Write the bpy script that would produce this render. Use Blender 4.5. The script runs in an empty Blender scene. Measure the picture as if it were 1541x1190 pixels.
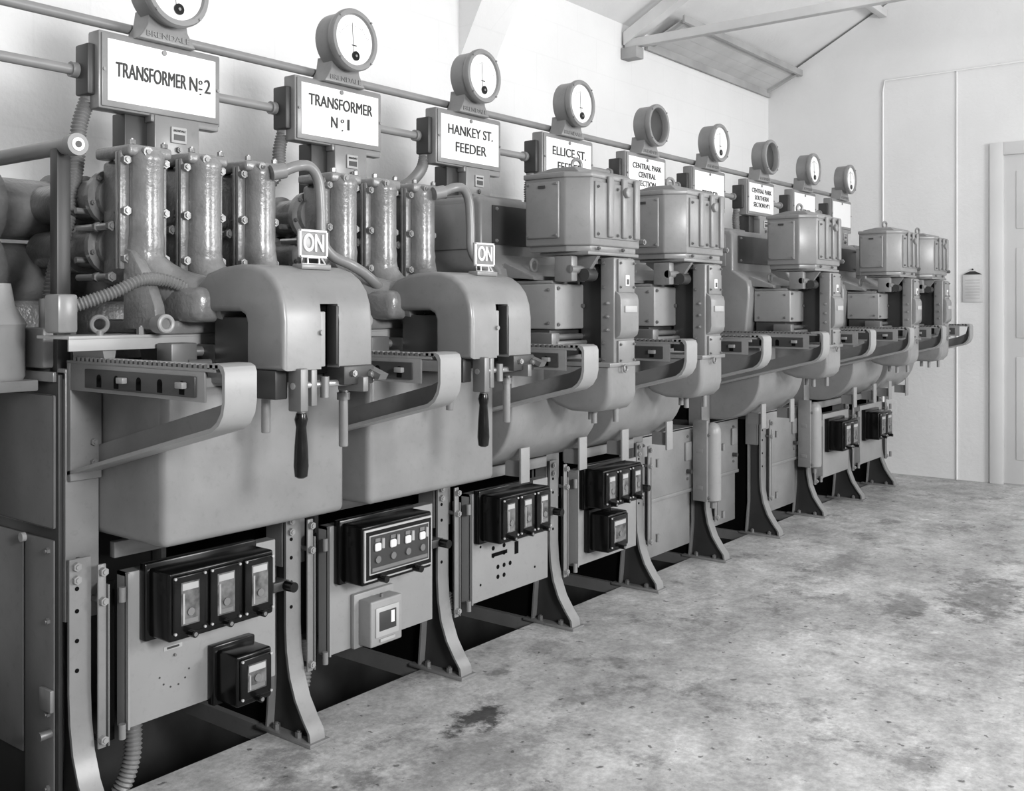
import bpy, bmesh, math
from mathutils import Vector, Matrix
pi=math.pi
scene=bpy.context.scene
scene.view_settings.view_transform='Standard'

# ------------------------------------------------------------------ materials
def new_mat(name):
    m=bpy.data.materials.new(name); m.use_nodes=True
    nt=m.node_tree; b=nt.nodes['Principled BSDF']
    return m,nt,b
def paint(name,col,rough=.4,metal=0.,var=.12,scale=6.,bump=.0,bscale=120.,coat=0.,spec=.5,grime=0.):
    m,nt,b=new_mat(name)
    g=nt.nodes.new('ShaderNodeNewGeometry')
    n=nt.nodes.new('ShaderNodeTexNoise'); n.inputs['Scale'].default_value=scale; n.inputs['Detail'].default_value=6
    nt.links.new(g.outputs['Position'],n.inputs['Vector'])
    r=nt.nodes.new('ShaderNodeValToRGB')
    a=max(0,col*(1-var)); c=min(1,col*(1+var))
    r.color_ramp.elements[0].position=.3; r.color_ramp.elements[1].position=.7
    r.color_ramp.elements[0].color=(a,a,a,1); r.color_ramp.elements[1].color=(c,c,c,1)
    nt.links.new(n.outputs['Fac'],r.inputs['Fac']); out=r.outputs['Color']
    if grime:
        n5=nt.nodes.new('ShaderNodeTexNoise'); n5.inputs['Scale'].default_value=38; n5.inputs['Detail'].default_value=8; n5.inputs['Roughness'].default_value=.7
        nt.links.new(g.outputs['Position'],n5.inputs['Vector'])
        r5=nt.nodes.new('ShaderNodeValToRGB'); e=r5.color_ramp.elements; k=1-grime
        e[0].position=.33; e[0].color=(k,k,k,1); e[1].position=.45; e[1].color=(1,1,1,1)
        e2=r5.color_ramp.elements.new(.70); e2.color=(1,1,1,1); e3=r5.color_ramp.elements.new(.76); e3.color=(1+grime,)*3+(1,)
        nt.links.new(n5.outputs['Fac'],r5.inputs['Fac'])
        mx=nt.nodes.new('ShaderNodeMix'); mx.data_type='RGBA'; mx.blend_type='MULTIPLY'; mx.inputs[0].default_value=1
        nt.links.new(out,mx.inputs[6]); nt.links.new(r5.outputs['Color'],mx.inputs[7]); out=mx.outputs[2]
    nt.links.new(out,b.inputs['Base Color'])
    b.inputs['Roughness'].default_value=rough; b.inputs['Metallic'].default_value=metal
    b.inputs['Specular IOR Level'].default_value=spec
    if coat: b.inputs['Coat Weight'].default_value=coat; b.inputs['Coat Roughness'].default_value=.22
    if bump:
        n2=nt.nodes.new('ShaderNodeTexNoise'); n2.inputs['Scale'].default_value=bscale; n2.inputs['Detail'].default_value=3
        nt.links.new(g.outputs['Position'],n2.inputs['Vector'])
        bp=nt.nodes.new('ShaderNodeBump'); bp.inputs['Strength'].default_value=bump; bp.inputs['Distance'].default_value=.004
        nt.links.new(n2.outputs['Fac'],bp.inputs['Height']); nt.links.new(bp.outputs['Normal'],b.inputs['Normal'])
    return m
PAINT=paint('enamel_grey',.20,.38,bump=.10,bscale=50,coat=.3,grime=.10)
LIGHT=paint('enamel_light_grey',.38,.4)
PANEL=paint('panel_grey',.27,.38,var=.06,grime=.08)
CAST=paint('cast_iron_enamel',.19,.28,var=.2,scale=14,bump=.5,bscale=80,coat=.45)
DARK=paint('dark_enamel_and_shade',.040,.4,spec=.4)  # real dark enamel; also serves as painted shade on the busbar covers
BLACK=paint('black_enamel',.004,.2,var=.2,spec=.3)
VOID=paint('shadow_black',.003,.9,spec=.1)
STEEL=paint('bright_steel',.55,.3,metal=.8)
DSTEEL=paint('dull_steel',.20,.45,metal=.5)
WHITE=paint('white_enamel',.82,.35,var=.02)
INK=paint('sign_ink',.008,.5)
GLASSY=paint('relay_window',.10,.12,var=.7,scale=30)
PIPE=paint('conduit_paint',.23,.4)
HOSE=paint('flexible_steel',.25,.4,metal=.3)
BAKE=paint('bakelite_black',.005,.22,spec=.35)
PAPER=paint('paper',.58,.8)
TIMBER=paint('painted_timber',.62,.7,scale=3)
TIMBERD=paint('painted_timber_shaded',.36,.75,scale=3,var=.2)  # darker copy of the painted timber, shade put into its colour
DOORM=paint('door_paint',.64,.5,scale=2,var=.05)

# ------------------------------------------------------------------ builder
class B:
    def __init__(s):
        s.bm=bmesh.new(); s.mats=[]
    def mi(s,m):
        if m not in s.mats: s.mats.append(m)
        return s.mats.index(m)
    def add(s,t,m):
        i=s.mi(m)
        bmesh.ops.recalc_face_normals(t,faces=t.faces)
        for f in t.faces: f.material_index=i; f.smooth=True
        me=bpy.data.meshes.new('tmp'); t.to_mesh(me); t.free()
        s.bm.from_mesh(me); bpy.data.meshes.remove(me)
    def box(s,x0,x1,y0,y1,z0,z1,m,bev=.0,seg=2):
        t=bmesh.new(); bmesh.ops.create_cube(t,size=1)
        for v in t.verts:
            v.co=Vector(((x0+x1)/2+v.co.x*(x1-x0),(y0+y1)/2+v.co.y*(y1-y0),(z0+z1)/2+v.co.z*(z1-z0)))
        if bev: bmesh.ops.bevel(t,geom=t.edges[:],offset=bev,segments=seg,affect='EDGES',profile=.5)
        s.add(t,m)
    def cyl(s,p0,p1,r,m,seg=20,r2=None,bev=0):
        p0=Vector(p0); p1=Vector(p1); d=p1-p0
        t=bmesh.new()
        bmesh.ops.create_cone(t,cap_ends=True,segments=seg,radius1=r,radius2=r if r2 is None else r2,depth=d.length)
        if bev:
            es=[e for e in t.edges if abs(e.verts[0].co.z-e.verts[1].co.z)<1e-6]
            bmesh.ops.bevel(t,geom=es,offset=bev,segments=3,affect='EDGES',profile=.5)
        M=Matrix.Translation((p0+p1)/2)@d.to_track_quat('Z','Y').to_matrix().to_4x4()
        bmesh.ops.transform(t,matrix=M,verts=t.verts)
        s.add(t,m)
    def bolt(s,p,m=None,r=.009,h=.01,ax=(0,-1,0)):
        p=Vector(p); a=Vector(ax)
        s.cyl(p,p+a*h,r,m or PAINT,seg=6)
        s.cyl(p+a*h,p+a*(h+.004),r*.55,m or PAINT,seg=8)
    def prism(s,poly,a0,a1,m,axis='x',b0=0,b1=0,seg=4,ball=0):
        """poly in the plane perpendicular to axis: x->(y,z)  y->(x,z)  z->(x,y)"""
        t=bmesh.new()
        def mk(p,a):
            return {'x':(a,p[0],p[1]),'y':(p[0],a,p[1]),'z':(p[0],p[1],a)}[axis]
        v0=[t.verts.new(mk(p,a0)) for p in poly]; v1=[t.verts.new(mk(p,a1)) for p in poly]
        n=len(poly)
        f0=t.faces.new(v0); f1=t.faces.new(v1[::-1])
        for i in range(n): t.faces.new((v0[i],v1[i],v1[(i+1)%n],v0[(i+1)%n]))
        bmesh.ops.recalc_face_normals(t,faces=t.faces)
        if ball: bmesh.ops.bevel(t,geom=t.edges[:],offset=ball,segments=seg,affect='EDGES',profile=.5,clamp_overlap=True)
        else:
            if b0: bmesh.ops.bevel(t,geom=list(f0.edges),offset=b0,segments=seg,affect='EDGES',profile=.5,clamp_overlap=True)
            if b1:
                ax={'x':0,'y':1,'z':2}[axis]
                es=[e for e in t.edges if all(abs(v.co[ax]-a1)<1e-6 for v in e.verts)]
                bmesh.ops.bevel(t,geom=es,offset=b1,segments=seg,affect='EDGES',profile=.5,clamp_overlap=True)
        s.add(t,m)
    def tube(s,pts,r,m,seg=12,sub=8,rib=0,ribstep=None,smooth=True):
        P=[Vector(p) for p in pts]
        rr=r if isinstance(r,(list,tuple)) else [r]*len(P)
        path=[];rad=[]
        if smooth and len(P)>2:
            for i in range(len(P)-1):
                a=P[max(i-1,0)];b=P[i];c=P[i+1];d=P[min(i+2,len(P)-1)]
                for k in range(sub):
                    u=k/sub
                    path.append(.5*((2*b)+(c-a)*u+(2*a-5*b+4*c-d)*u*u+(3*b-a-3*c+d)*u**3))
                    rad.append(rr[i]*(1-u)+rr[i+1]*u)
            path.append(P[-1]); rad.append(rr[-1])
        else: path=P; rad=list(rr)
        if rib:
            L=[0]
            for i in range(1,len(path)): L.append(L[-1]+(path[i]-path[i-1]).length)
            n=int(L[-1]/ribstep)*2; np_=[];nr=[];j=0
            for k in range(n+1):
                q=L[-1]*k/n
                while j<len(L)-2 and L[j+1]<q: j+=1
                u=(q-L[j])/max(1e-9,L[j+1]-L[j])
                np_.append(path[j].lerp(path[j+1],u)); nr.append((rad[j])*(1+(rib if k%2 else -rib)))
            path=np_; rad=nr
        t=bmesh.new(); rings=[]
        tan=(path[1]-path[0]).normalized()
        up=Vector((0,0,1)) if abs(tan.z)<.9 else Vector((1,0,0))
        nrm=(up-tan*up.dot(tan)).normalized()
        for i,p in enumerate(path):
            if i==0: tn=(path[1]-path[0])
            elif i==len(path)-1: tn=(path[-1]-path[-2])
            else: tn=path[i+1]-path[i-1]
            tn.normalize()
            nrm=(nrm-tn*nrm.dot(tn)).normalized(); bi=tn.cross(nrm)
            rings.append([t.verts.new(p+(nrm*math.cos(2*pi*k/seg)+bi*math.sin(2*pi*k/seg))*rad[i]) for k in range(seg)])
        for i in range(len(rings)-1):
            for k in range(seg):
                t.faces.new((rings[i][k],rings[i][(k+1)%seg],rings[i+1][(k+1)%seg],rings[i+1][k]))
        t.faces.new(rings[0]); t.faces.new(rings[-1][::-1])
        s.add(t,m)
    def torus(s,c,R,r,m,ax=(0,1,0),seg=24,ms=8):
        c=Vector(c); q=Vector(ax).to_track_quat('Z','Y')
        t=bmesh.new(); rings=[]
        for i in range(seg):
            a=2*pi*i/seg; ring=[]
            for k in range(ms):
                b=2*pi*k/ms
                v=Vector(((R+r*math.cos(b))*math.cos(a),(R+r*math.cos(b))*math.sin(a),r*math.sin(b)))
                ring.append(t.verts.new(c+q@v))
            rings.append(ring)
        for i in range(seg):
            for k in range(ms):
                t.faces.new((rings[i][k],rings[(i+1)%seg][k],rings[(i+1)%seg][(k+1)%ms],rings[i][(k+1)%ms]))
        s.add(t,m)
    def lathe(s,prof,o,m,ax=(0,0,1),seg=24):
        """prof list of (r,h)"""
        o=Vector(o); q=Vector(ax).to_track_quat('Z','Y')
        t=bmesh.new(); rings=[]
        for r,h in prof:
            rings.append([t.verts.new(o+q@Vector((r*math.cos(2*pi*k/seg),r*math.sin(2*pi*k/seg),h))) for k in range(seg)])
        for i in range(len(rings)-1):
            for k in range(seg): t.faces.new((rings[i][k],rings[i][(k+1)%seg],rings[i+1][(k+1)%seg],rings[i+1][k]))
        t.faces.new(rings[0]); t.faces.new(rings[-1][::-1])
        s.add(t,m)
    def finish(s,name,ang=38,dx=0):
        cs=[v.co for v in s.bm.verts]
        mn=Vector([min(c[i] for c in cs) for i in range(3)]); mx=Vector([max(c[i] for c in cs) for i in range(3)])
        o=Vector(((mn.x+mx.x)/2,(mn.y+mx.y)/2,mn.z))
        bmesh.ops.translate(s.bm,vec=-o,verts=s.bm.verts)
        me=bpy.data.meshes.new(name); s.bm.to_mesh(me); s.bm.free()
        for m in s.mats: me.materials.append(m)
        me.set_sharp_from_angle(angle=math.radians(ang))
        ob=bpy.data.objects.new(name,me); scene.collection.objects.link(ob); ob.location=o+Vector((dx,0,0))
        return ob
def dup(ob,dx,name=None):
    o=bpy.data.objects.new(name or ob.name.split('.')[0],ob.data); o.location=ob.location+Vector((dx,0,0))
    scene.collection.objects.link(o); return o
def parent(c,p):
    c.parent=p; c.matrix_parent_inverse=Matrix.Translation(-p.location)
def text(body,x,y,z,h,m,par,name='lettering',w=None,thick=.0,rot=(pi/2,0,0),ext=.0008,xs=1):
    cu=bpy.data.curves.new(name,'FONT'); cu.body=body; cu.align_x='CENTER'; cu.align_y='CENTER'
    cu.size=h/.73; cu.extrude=ext; cu.offset=thick; cu.materials.append(m)
    o=bpy.data.objects.new(name,cu); scene.collection.objects.link(o); o.location=(x,y,z); o.rotation_euler=rot
    if w:
        bpy.context.view_layer.update(); o.scale.x=w/max(o.dimensions.x,1e-4)
    parent(o,par); return o

PITCH=.735; F0=1.465; C0=1.8325
# ================================================================== ROOM
def wall_mat(name,col,brick,grime=.1):
    m,nt,b=new_mat(name); L=nt.links
    g=nt.nodes.new('ShaderNodeNewGeometry'); sp=nt.nodes.new('ShaderNodeSeparateXYZ'); L.new(g.outputs['Position'],sp.inputs[0])
    n=nt.nodes.new('ShaderNodeTexNoise'); n.inputs['Scale'].default_value=1.3; n.inputs['Detail'].default_value=8; L.new(g.outputs['Position'],n.inputs['Vector'])
    r=nt.nodes.new('ShaderNodeValToRGB'); a=col*(1-grime)
    r.color_ramp.elements[0].position=.3;r.color_ramp.elements[1].position=.65
    r.color_ramp.elements[0].color=(a,a,a,1); r.color_ramp.elements[1].color=(col,col,col,1); L.new(n.outputs['Fac'],r.inputs['Fac'])
    cb=nt.nodes.new('ShaderNodeCombineXYZ'); ad=nt.nodes.new('ShaderNodeMath'); ad.operation='ADD'
    L.new(sp.outputs['X'],ad.inputs[0]); L.new(sp.outputs['Y'],ad.inputs[1]); L.new(ad.outputs[0],cb.inputs['X']); L.new(sp.outputs['Z'],cb.inputs['Y'])
    bt=nt.nodes.new('ShaderNodeTexBrick'); L.new(cb.outputs[0],bt.inputs['Vector'])
    bt.inputs['Scale'].default_value=1; bt.inputs['Brick Width'].default_value=.46; bt.inputs['Row Height'].default_value=.23; bt.inputs['Mortar Size'].default_value=.006
    bt.inputs['Mortar Smooth'].default_value=.6
    bt.inputs['Color1'].default_value=(1,1,1,1);bt.inputs['Color2'].default_value=(1,1,1,1);k=1-brick; bt.inputs['Mortar'].default_value=(k,k,k,1)
    mx=nt.nodes.new('ShaderNodeMix'); mx.data_type='RGBA'; mx.blend_type='MULTIPLY'; mx.inputs[0].default_value=1
    L.new(r.outputs['Color'],mx.inputs[6]); L.new(bt.outputs['Color'],mx.inputs[7]); L.new(mx.outputs[2],b.inputs['Base Color'])
    n2=nt.nodes.new('ShaderNodeTexNoise'); n2.inputs['Scale'].default_value=35; n2.inputs['Detail'].default_value=5; L.new(g.outputs['Position'],n2.inputs['Vector'])
    bp=nt.nodes.new('ShaderNodeBump'); bp.inputs['Strength'].default_value=.25; bp.inputs['Distance'].default_value=.01
    L.new(n2.outputs['Fac'],bp.inputs['Height']); L.new(bp.outputs['Normal'],b.inputs['Normal'])
    b.inputs['Roughness'].default_value=.85
    return m
WALLB=wall_mat('whitewashed_block_wall',.80,.03,.08)
WALLE=wall_mat('whitewashed_plaster_wall',.76,.0,.09)
CEIL=wall_mat('whitewashed_ceiling',.78,.0,.12)

def concrete():
    m,nt,b=new_mat('stained_concrete'); L=nt.links; N=nt.nodes.new
    g=N('ShaderNodeNewGeometry')
    def noise(sc,det,ro,off=0):
        n=N('ShaderNodeTexNoise'); n.inputs['Scale'].default_value=sc; n.inputs['Detail'].default_value=det; n.inputs['Roughness'].default_value=ro
        if off:
            v=N('ShaderNodeVectorMath'); v.operation='ADD'; v.inputs[1].default_value=(off,off*.7,0); L.new(g.outputs['Position'],v.inputs[0]); L.new(v.outputs[0],n.inputs['Vector'])
        else: L.new(g.outputs['Position'],n.inputs['Vector'])
        return n
    def ramp(n,p0,c0,p1,c1):
        r=N('ShaderNodeValToRGB'); e=r.color_ramp.elements; e[0].position=p0; e[0].color=(c0,c0,c0,1); e[1].position=p1; e[1].color=(c1,c1,c1,1)
        L.new(n.outputs['Fac'],r.inputs['Fac']); return r.outputs['Color']
    def mul(a,c):
        mx=N('ShaderNodeMix'); mx.data_type='RGBA'; mx.blend_type='MULTIPLY'; mx.inputs[0].default_value=1
        L.new(a,mx.inputs[6]); L.new(c,mx.inputs[7]); return mx.outputs[2]
    cur=ramp(noise(1.7,12,.62),.38,.35,.62,.53)
    n3=noise(7,14,.72)
    cur=mul(cur,ramp(n3,.38,.76,.60,1.15))
    cur=mul(cur,ramp(noise(45,6,.7,3.1),.40,.84,.60,1.08))
    cur=mul(cur,ramp(noise(2.6,14,.76,7.3),.38,.55,.46,1.0))      # old oily patches
    cur=mul(cur,ramp(noise(5.5,12,.75,11.9),.58,1.0,.66,1.30))     # pale lime scabs
    cur=mul(cur,ramp(noise(24,5,.5,5.2),.30,.32,.345,1.0))        # specks
    nd=noise(9,10,.72,1.7)
    for (x,y,rx,ry,s) in [(2.67,2.21,.10,.06,.85),(2.3,1.98,.35,.15,.32),(4.90,1.47,.18,.10,.45),(5.25,1.19,.3,.13,.5),(4.82,1.76,.1,.05,.35),(5.43,1.98,.45,.08,.3),(3.6,1.95,.3,.10,.2),(4.6,1.1,.4,.2,.22),(3.05,2.42,.06,.03,.5),(3.0,2.05,.07,.04,.3),(5.6,1.35,.15,.06,.4),(1.9,2.25,.2,.1,.35),(3.4,2.45,.12,.04,.3)]:
        sb=N('ShaderNodeVectorMath'); sb.operation='SUBTRACT'; L.new(g.outputs['Position'],sb.inputs[0]); sb.inputs[1].default_value=(x,y,0)
        ml=N('ShaderNodeVectorMath'); ml.operation='MULTIPLY'; L.new(sb.outputs[0],ml.inputs[0]); ml.inputs[1].default_value=(1/rx,1/ry,0)
        ln=N('ShaderNodeVectorMath'); ln.operation='LENGTH'; L.new(ml.outputs[0],ln.inputs[0])
        a=N('ShaderNodeMath'); a.operation='MULTIPLY_ADD'; L.new(nd.outputs['Fac'],a.inputs[0]); a.inputs[1].default_value=-5.5; L.new(ln.outputs['Value'],a.inputs[2])
        mr=N('ShaderNodeMapRange'); L.new(a.outputs[0],mr.inputs['Value']); mr.inputs['From Min'].default_value=-2.0; mr.inputs['From Max'].default_value=-1.3
        mr.inputs['To Min'].default_value=1-s; mr.inputs['To Max'].default_value=1
        cur=mul(cur,mr.outputs['Result'])
    L.new(cur,b.inputs['Base Color']); b.inputs['Roughness'].default_value=.7
    bp=N('ShaderNodeBump'); bp.inputs['Strength'].default_value=.35; bp.inputs['Distance'].default_value=.012
    L.new(n3.outputs['Fac'],bp.inputs['Height']); L.new(bp.outputs['Normal'],b.inputs['Normal'])
    return m
CONC=concrete()
PIT=paint('trench_concrete_shade',.03,.9,scale=5,var=.4)  # near-black concrete: the darkness of the trench is put into the colour

XL=-3.0; XR=8.7; YB=3.8; YF=-4.0; TY0=2.68; TY1=3.45; TX0=1.0; TX1=8.4
b=B()
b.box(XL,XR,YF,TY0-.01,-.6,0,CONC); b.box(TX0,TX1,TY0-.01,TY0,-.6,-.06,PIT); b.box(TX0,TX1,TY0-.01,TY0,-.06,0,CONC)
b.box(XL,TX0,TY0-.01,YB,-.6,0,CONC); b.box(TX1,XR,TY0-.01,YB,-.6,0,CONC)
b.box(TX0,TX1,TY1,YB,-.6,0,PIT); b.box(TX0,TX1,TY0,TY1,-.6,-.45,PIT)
b.finish('floor')
b=B(); b.box(XL,XR+.2,YB,YB+.2,-.6,3.6,WALLB)
b.prism([(YB+.01,2.78),(YB+.01,3.6),(3.45,3.6),(3.45,3.45)],4.42,4.72,WALLB,'x')
b.finish('wall_back')
b=B()
b.prism([(YB,-.6),(YF,-.6),(YF,3.2),(.6,5.1),(YB,3.36)],XR,XR+.2,WALLE,'x')
b.finish('wall_right')
b=B()
b.prism([(YB+.2,3.29),(YB+.2,3.4),(.6,5.2),(.6,5.09)],XL,XR+.2,CEIL,'x')
b.prism([(YF,2.72),(YF,2.82),(.6,5.2),(.6,5.09)],XL,XR+.2,CEIL,'x')
b.finish('ceiling')
def truss(x):
    b=B()
    b.box(x-.03,x+.03,-.6,YB-.02,3.22,3.28,TIMBER,.004)
    b.prism([(YB-.02,3.24),(YB-.02,3.33),(.62,5.03),(.62,4.94)],x-.045,x+.045,TIMBER,'x')
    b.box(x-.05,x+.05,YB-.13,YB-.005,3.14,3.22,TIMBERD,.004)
    return b.finish('roof_truss')
truss(6.22)
b=B()
SLAB=paint('eave_lining_boards',.52,.75,scale=4,var=.12)
for i in range(4):
    y=YB-.02-i*.075; z=3.325+i*.034
    b.prism([(y,z),(y,z+.014),(y-.073,z+.047),(y-.073,z+.033)],6.55,XR-.02,SLAB,'x')
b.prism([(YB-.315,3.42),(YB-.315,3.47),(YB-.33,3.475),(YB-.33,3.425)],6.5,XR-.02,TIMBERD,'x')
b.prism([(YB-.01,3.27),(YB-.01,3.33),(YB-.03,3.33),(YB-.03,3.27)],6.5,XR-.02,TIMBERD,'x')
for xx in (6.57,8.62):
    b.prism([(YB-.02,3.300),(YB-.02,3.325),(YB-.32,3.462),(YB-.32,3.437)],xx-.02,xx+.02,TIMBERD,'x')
b.finish('eave_boarding')
b=B(); b.box(XL,XR-.01,2.74,2.80,3.82,3.88,TIMBER,.004); b.finish('roof_purlin')
b=B(); D=XR-.003
b.box(D-.03,D,1.84,1.94,0,2.68,DOORM,.004); b.box(D-.03,D,.75,.85,0,2.68,DOORM,.004); b.box(D-.03,D,.85,1.84,2.58,2.68,DOORM,.004)
b.box(D-.012,D,.85,1.84,.01,2.58,DOORM,.002)
for z0,z1 in ((.2,1.0),(1.15,1.85),(2.0,2.45)):
    for y0,y1 in ((.95,1.3),(1.4,1.75)):
        b.box(D-.02,D-.012,y0,y1,z0,z1,DOORM,.004)
b.cyl((D-.05,1.0,1.05),(D-.01,1.0,1.05),.02,DSTEEL)
b.finish('door_1')
b=B()
b.tube([(XR-.012,2.775,.0),(XR-.012,2.775,1.5),(XR-.012,2.775,3.2),(XR-.012,2.76,3.29),(XR-.012,1.5,3.3),(XR-.012,0,3.3)],.007,WHITE,smooth=False)
b.finish('wall_conduit')
b=B(); b.tube([(XR-.008,2.19,.0),(XR-.008,2.19,3.29)],.005,WHITE,smooth=False); b.finish('wall_conduit')
b=B(); b.box(XR-.012,XR-.004,1.995,2.145,1.43,1.65,PAPER,.001)
b.prism([(2.0,1.65),(2.14,1.65),(2.09,1.675),(2.05,1.675)],XR-.016,XR-.004,DARK,'x')
b.cyl((XR-.02,2.07,1.69),(XR-.002,2.07,1.69),.006,DARK)
for i in range(7): b.box(XR-.0135,XR-.012,2.015,2.125,1.46+i*.024,1.463+i*.024,LIGHT)
b.finish('wall_notice')

# ================================================================== FRAMES
def frame():
    b=B(); x=F0
    b.box(x-.033,x+.063,2.62,2.628,.55,1.22,PAINT,.002)
    b.box(x-.033,x-.025,2.628,2.70,.55,1.22,PAINT); b.box(x+.055,x+.063,2.628,2.70,.55,1.22,PAINT)
    prof=[(2.60,.72),(2.60,.36),(2.595,.28),(2.58,.20),(2.552,.13),(2.515,.075),(2.487,.04),(2.48,.0)]
    inner=[(y+.010,z) for y,z in prof]
    b.prism(prof+inner[::-1],x-.033,x+.028,PAINT,'x')
    web=[(y+.010,z) for y,z in prof]+[(2.70,0),(2.69,.06),(2.68,.2),(2.68,.72)]
    b.prism(web,x-.004,x+.004,DARK,'x')
    b.prism([(2.68,.72),(2.688,.72),(2.688,.2),(2.705,.0),(2.697,.0),(2.68,.2)],x-.033,x+.028,PAINT,'x')
    b.box(x-.045,x+.04,2.47,2.74,0,.012,PAINT,.002)
    for yy in (2.55,2.66): b.bolt((x-.022,yy,.012),DSTEEL,.012,.018,(0,0,1))
    for z in (.42,.50,.58,.64): b.cyl((x-.012,2.5985,z),(x-.012,2.602,z),.006,VOID,seg=10)
    b.box(x+.032,x+.056,2.57,2.578,.20,.70,PAINT,.003)
    for z in (.225,.60,.68): b.bolt((x+.044,2.57,z),PANEL,.012,.014)
    b.cyl((x+.045,2.575,.6),(x+.045,2.62,.6),.008,DSTEEL,seg=8); b.cyl((x+.045,2.575,.22),(x+.045,2.62,.22),.008,DSTEEL,seg=8)
    for z in (.665,.70): b.bolt((x-.015,2.60,z),PANEL,.012,.012)
    b.box(x+.062,x+.066,2.57,2.61,.2,.64,PAINT,.001)
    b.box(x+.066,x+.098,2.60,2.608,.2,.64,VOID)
    for z in (.235,.61): b.cyl((x+.092,2.552,z-.02),(x+.092,2.552,z+.02),.010,PAINT,seg=12)
    b.box(x-.035,x+.035,2.6,3.45,.0,.006,PAINT); b.box(x-.035,x-.029,2.6,3.45,-.05,.0,PAINT); b.box(x+.029,x+.035,2.6,3.45,-.05,.0,PAINT)
    b.box(x-.03,x+.03,3.30,3.36,0,1.3,PAINT,.003)
    b.box(x-.033,x+.063,2.62,3.36,1.20,1.23,PAINT,.003)
    b.box(x-.02,x+.02,2.64,3.3,.70,.76,DARK,.002)
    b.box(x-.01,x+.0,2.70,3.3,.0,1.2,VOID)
    return b.finish('switchgear_support_frame')
fr=frame()
for k in range(1,10): dup(fr,k*PITCH)

b=B(); x=1.43
b.box(x-.012,x,2.63,3.365,.0,1.215,DARK,.002)
b.box(x-.022,x-.012,2.64,3.36,1.195,1.222,PAINT,.002)
SIDE=paint('end_sheet_grey',.15,.4,bump=.1,bscale=30,grime=.12)
b.box(x-.018,x-.012,2.645,2.99,.80,1.16,SIDE,.006)
b.box(x-.018,x-.012,3.0,3.36,.80,1.16,SIDE,.006)
b.box(x-.018,x-.012,2.645,2.80,.02,.77,SIDE,.004)
b.box(x-.018,x-.012,2.81,3.36,.16,.77,SIDE,.004)
for z in (.1,.3,.55,.74): b.bolt((x-.018,2.67,z),DSTEEL,.009,.008,(-1,0,0))
b.cyl((x-.05,2.66,.25),(x-.018,2.66,.25),.012,DSTEEL,seg=10); b.box(x-.03,x-.018,2.64,2.70,.31,.37,PAINT,.003)
b.cyl((x-.03,2.80,.76),(x-.018,2.80,.76),.013,LIGHT,seg=12)
b.finish('end_sheet_panel')
b=B(); b.box(1.2,8.1,3.37,3.38,.0,1.6,DARK); b.finish('rear_light_block_sheet')  # added dark sheet that blocks light coming through behind the frames

# ================================================================== RUN-OUT RAILS
def rail():
    b=B(); x=F0+.015; w=.045
    b.box(x-w,x+w,1.97,2.62,1.246,1.254,PAINT,.001)
    n=31
    for i in range(n):
        y=1.96+i*.0205
        b.box(x-w,x-w+.03,y,y+.011,1.254,1.264,DSTEEL)
    b.box(x-w+.03,x-w+.036,1.96,2.60,1.254,1.262,PAINT)
    b.box(x-w,x-w+.006,2.01,2.60,1.175,1.246,PAINT,.001)
    b.box(x-w-.006,x-w,2.04,2.52,1.185,1.235,DARK,.002)
    for y in (2.09,2.18,2.27,2.37,2.45):
        b.cyl((x-w-.007,y,1.213),(x-w-.0055,y,1.213),.010,VOID,seg=12)
        b.box(x-w-.007,x-w-.0055,y-.01,y+.01,1.19,1.213,VOID)
    b.box(x-w-.02,x-w-.006,2.07,2.10,1.205,1.22,PANEL,.002); b.box(x-w-.02,x-w-.006,2.32,2.35,1.205,1.22,PANEL,.002)
    nose=[(2.0,1.266),(1.955,1.266),(1.94,1.260),(1.934,1.247),(1.934,1.178),(1.940,1.150),(1.956,1.125),(1.982,1.108),(2.62,.945),(2.62,.955),(1.985,1.118),(1.964,1.133),(1.950,1.154),(1.944,1.18),(1.944,1.242),(1.955,1.256),(2.0,1.256)]
    b.prism(nose,x-w,x+w,PANEL,'x')
    b.prism([(1.985,1.116),(2.62,.954),(2.62,1.015),(2.04,1.165),(1.985,1.19),(1.97,1.246),(1.944,1.246),(1.944,1.18),(1.952,1.15),(1.966,1.13)],x+w-.009,x+w-.002,PAINT,'x')
    b.box(x-w,x+w,2.60,2.62,.93,1.25,PAINT,.002)
    for z in (.975,1.03,1.2): b.bolt((x+.02,2.60,z),PAINT,.010,.01)
    return b.finish('run_out_rail_bracket')
rl=rail()
for k in range(1,10): dup(rl,k*PITCH)

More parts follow.
